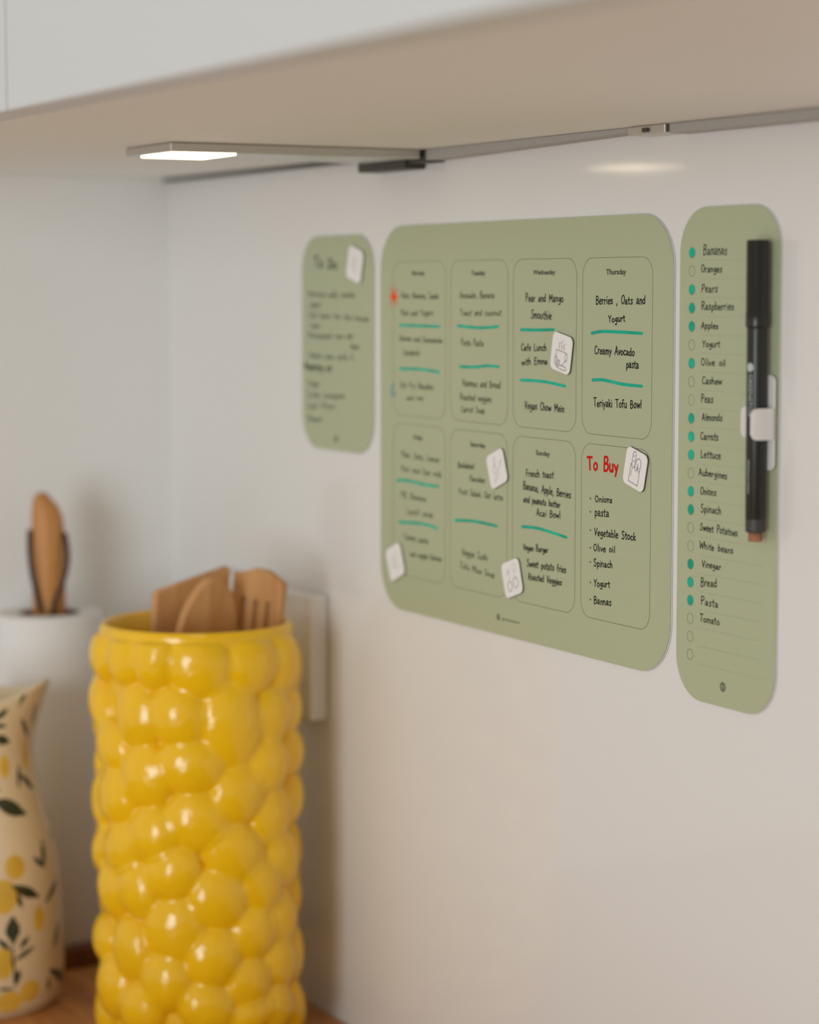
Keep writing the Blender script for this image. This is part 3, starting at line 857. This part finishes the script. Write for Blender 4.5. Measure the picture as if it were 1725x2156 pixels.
def utensil(name, label, foot, rim, face_yaw, blade, slots, blade_len, handle_r, thick, tip):
    """foot / rim: points (right, away, height) of the handle line in the vase; blade: outline (x, z) with z = 0 at the neck, in metres;
    tip: distance of the blade's neck from the foot."""
    t = empty(name, (VX, VY, COUNTER), label, 'utensil', 'wooden utensils in the yellow vase')
    w = lambda p: AX * p[0] + DX * p[1] + Vector((0, 0, p[2]))
    f, g = w(foot), w(rim)
    ez = (g - f).normalized()
    # face normal: from straight at the room, turned by face_yaw
    n0 = (-DX) * math.cos(face_yaw * D2R) + AX * math.sin(face_yaw * D2R)
    ey = -(n0 - ez * n0.dot(ez)).normalized()
    ex = ey.cross(ez)
    mat_ = Matrix(((ex.x, ey.x, ez.x, f.x), (ex.y, ey.y, ez.y, f.y), (ex.z, ey.z, ez.z, f.z), (0, 0, 0, 1)))
    b = slab_bm([[(x, z + tip) for x, z in blade]] + [[(x, z + tip) for x, z in s] for s in slots], thick, min(0.0012, thick * 0.3))
    bmesh.ops.transform(b, matrix=mat_, verts=b.verts)
    from_bm('blade', b, 'beech', t)
    b = lathe_bm([(handle_r * 0.7, 0), (handle_r, 0.003), (handle_r * 0.85, tip * 0.6), (handle_r * 0.9, tip + 0.004)], 20)
    bmesh.ops.transform(b, matrix=mat_, verts=b.verts)
    from_bm('handle', b, 'beech', t, True)
    return t


# flat turner with a slanted end
turner = [(-0.006, 0), (0.006, 0), (0.012, 0.012), (0.020, 0.035), (0.0235, 0.055), (0.0235, 0.0940), (0.0215, 0.0955), (-0.0220, 0.0800), (-0.0235, 0.0780), (-0.0235, 0.055), (-0.020, 0.035), (-0.012, 0.012)]
utensil('wooden_turner', 'wooden turner with a slanted top, leftmost in the yellow vase', (-0.022, 0.006, 0.0065), (-0.0055, 0.014, 0.25), 28, turner, [], 0.09, 0.005, 0.0072, 0.1795)
sp = []
for i in range(41):
    a = (-70 + 320 * i / 40) * D2R
    sp.append((0.0200 * math.cos(a), 0.041 + 0.043 * math.sin(a)))
sp = [(0.005, -0.004)] + sp + [(-0.005, -0.004)]
utensil('wooden_spoon', 'wooden spoon with a rounded top, in the middle of the yellow vase', (-0.036, -0.010, 0.0065), (0.0075, -0.0085, 0.25), 36, sp, [], 0.08, 0.005, 0.0070, 0.190)
slot = [(-0.005, 0), (0.005, 0), (0.010, 0.010), (0.018, 0.030), (0.0195, 0.05), (0.0195, 0.0915), (0.0180, 0.0935), (0.006, 0.0985), (-0.003, 0.0985), (-0.010, 0.0955), (-0.0195, 0.0940), (-0.0195, 0.05), (-0.018, 0.030), (-0.010, 0.010)]
slots = [rrect(c - 0.0017, c + 0.0017, 0.034, 0.080, 0.0016, 4) for c in (-0.0095, 0.0, 0.0095)]
utensil('slotted_turner', 'wooden slotted turner with three slots, rightmost in the yellow vase', (0.008, 0.004, 0.0065), (0.0350, 0.006, 0.25), -38, slot, slots, 0.09, 0.0045, 0.0052, 0.1765)

# ------------------------------------------------------------------ lemon pitcher
PXc, PYc = -1.4299, -0.1786
pit = empty('lemon_pitcher', (PXc, PYc, COUNTER), 'cream ceramic pitcher painted with lemons and dark leaves, left of the yellow vase', 'pitcher')
prof = [(0.0, 0.0405), (0.003, 0.0430), (0.0075, 0.0455), (0.0204, 0.0479), (0.0522, 0.0479), (0.0815, 0.0468), (0.099, 0.0440), (0.1125, 0.0408), (0.1284, 0.0360), (0.1443, 0.0322), (0.1548, 0.0304), (0.1660, 0.0302), (0.181, 0.0320), (0.192, 0.0338)]


def prof_r(z):
    for (z0, r0), (z1, r1) in zip(prof, prof[1:]):
        if z <= z1:
            t = (z - z0) / (z1 - z0)
            t = t
            return r0 + (r1 - r0) * t
    return prof[-1][1]


def smooth_r(z):
    s = 0.0
    for k in (-2, -1, 0, 1, 2):
        s += prof_r(min(0.192, max(0.0, z + k * 0.003)))
    return s / 5 if z > 0.008 else prof_r(z)


SP = math.atan2(AX.y, AX.x) - 8 * D2R              # the spout points right


def pitcher_pt(a, t, inner=0.0):
    d = (a - SP + math.pi) % (2 * math.pi) - math.pi
    sp_ = math.exp(-(d / 0.62) ** 2)
    top = 0.193 + 0.011 * sp_
    z = top * t
    k = max(0.0, (t - 0.78) / 0.22)
    r = smooth_r(min(z, 0.192)) + 0.0085 * sp_ * k * k - inner
    return (r * math.cos(a), r * math.sin(a), z)


def seg_d(px, pz, a):
    x0, z0, x1, z1, w = a
    dx, dz = x1 - x0, z1 - z0
    l2 = dx * dx + dz * dz
    t = max(0.0, min(1.0, ((px - x0) * dx + (pz - z0) * dz) / l2))
    d = math.hypot(px - x0 - t * dx, pz - z0 - t * dz)
    return d, 0.62 * w * (0.25 + 0.75 * math.sin(math.pi * min(0.97, max(0.03, t))))


rp = random.Random(21)
more_leaves, more_lemons = list(LEAVES), list(LEMONS)
for k in range(46):                                # the painting carries on around the pitcher
    ax_, az_ = rp.uniform(-210, 8), rp.uniform(8, 185)
    if k % 3 == 0:
        more_lemons.append((ax_, az_, rp.uniform(6, 8), rp.uniform(7, 10)))
    else:
        aa = rp.uniform(0, 2 * math.pi)
        for q in (0, 0.9):
            more_leaves.append((ax_, az_, ax_ + 13 * math.cos(aa + q), az_ + 13 * math.sin(aa + q), rp.uniform(3, 5)))
NA, NZ = 420, 300
vertices, faces, mi = [], [], []
for j in range(NZ + 1):
    for i in range(NA):
        vertices.append(pitcher_pt(2 * math.pi * i / NA, j / NZ))
for j in range(NZ):
    for i in range(NA):
        faces.append((j * NA + i, j * NA + (i + 1) % NA, (j + 1) * NA + (i + 1) % NA, (j + 1) * NA + i))
        d = (2 * math.pi * (i + 0.5) / NA - PHI0 + math.pi) % (2 * math.pi) - math.pi
        px, pz = d * 45.0, vertices[j * NA + i][2] * 1000
        m_ = 0
        for lx, lz, rx, rz in more_lemons:
            if abs(px - lx) < rx and abs(pz - lz) < rz and ((px - lx) / rx) ** 2 + ((pz - lz) / rz) ** 2 < 1:
                m_ = 1
                break
        for lf in more_leaves:
            if abs(px - lf[0]) < 45 and abs(pz - lf[1]) < 45:
                dd, ww = seg_d(px, pz, lf)
                if dd < ww:
                    m_ = 2
                    break
        mi.append(m_)
row = (NZ + 1)
for inn, ts in ((0.0012, (1.004,)), (0.0036, (1.0, 0.94, 0.85, 0.7, 0.5, 0.3, 0.06))):
    for t in ts:
        for i in range(NA):
            p = pitcher_pt(2 * math.pi * i / NA, min(t, 1.0), inn)
            vertices.append((p[0], p[1], p[2] + (0.0012 if t > 1 else 0)))
        for i in range(NA):
            faces.append(((row - 1) * NA + i, (row - 1) * NA + (i + 1) % NA, row * NA + (i + 1) % NA, row * NA + i))
            mi.append(0)
        row += 1
faces.append(tuple(range((row - 1) * NA, row * NA)))
mi.append(0)
faces.append(tuple(range(NA))[::-1])
mi.append(0)
me = bpy.data.meshes.new('pitcher_body')
me.from_pydata(vertices, [], faces)
link('pitcher_body', me, ('cream', 'lemon', 'leaf'), pit, True)
me.polygons.foreach_set('material_index', mi)
# handle on the far side from the spout
ha = Vector((-math.cos(SP), -math.sin(SP), 0))
pts = []
for k in range(17):
    t = k / 16
    out = 0.030 + 0.030 * math.sin(math.pi * t) + 0.008 * (1 - t)
    pts.append(ha * out + Vector((0, 0, 0.165 - 0.085 * t)))
from_bm('handle', tube_bm(pts, 0.0055, 14, 0.7), 'cream', pit, True)

# ------------------------------------------------------------------ paper towel on its stand
RX, RY = -1.5137, -0.106
stand = empty('paper_towel_stand', (RX, RY, COUNTER), 'wooden paper towel stand with a round post and dark leather loop, in the corner', 'stand')
from_bm('base_disc', lathe_bm([(0.0400, 0), (0.0420, 0.002), (0.0420, 0.012), (0.0405, 0.014)], 64), 'basewood', stand, False)
b = lathe_bm([(0.0110, 0.013), (0.0110, 0.285), (0.0109, 0.297), (0.0100, 0.3055), (0.0075, 0.3100), (0.0020, 0.3118)], 32)
for v in b.verts:                                  # the top of the post is cut on a slant
    side = v.co.dot(AX)
    if v.co.z > 0.26 and side > -0.003:
        v.co.z -= (side + 0.003) * 0.95
from_bm('post', b, 'oak', stand, True)
# a thin strap through the post, hanging down on both sides to the top of the roll
for sgn, bulge, zt in ((-1, 0.0006, 0.286), (1, 0.0040, 0.284)):
    pts = []
    for k in range(17):
        t = k / 16
        side = sgn * (0.0115 * (1 - t ** 1.6) + 0.0036 * t ** 1.6 + bulge * math.sin(math.pi * min(1, t * 1.25)) )
        away = -0.0045 - 0.0082 * math.sin(math.pi / 2 * min(1, t * 1.4))
        p = AX * side + DX * away + Vector((0, 0, zt - 0.0535 * t))
        pts.append(p)
    from_bm('leather_strap', tube_bm(pts, 0.0017, 8, 1.0), 'leather', stand, True)
roll = empty('paper_towel_roll', (RX, RY, COUNTER + 0.0142), 'white paper towel roll on the wooden stand, left of the yellow vase', 'paper roll')
from_bm('paper', lathe_bm([(0.0205, 0.0), (0.0345, 0.0), (0.0350, 0.001), (0.0350, 0.2155), (0.0344, 0.2168), (0.0205, 0.2168), (0.0205, 0.0)], 72, False, False), 'paper', roll, False)
for p in roll.children[0].data.polygons:
    p.use_smooth = abs(p.normal.z) < 0.3
from_bm('cardboard_core', lathe_bm([(0.0190, 0.0004), (0.0204, 0.0004), (0.0204, 0.2164), (0.0190, 0.2164), (0.0190, 0.0004)], 48, False, False), 'basewood', roll, False)
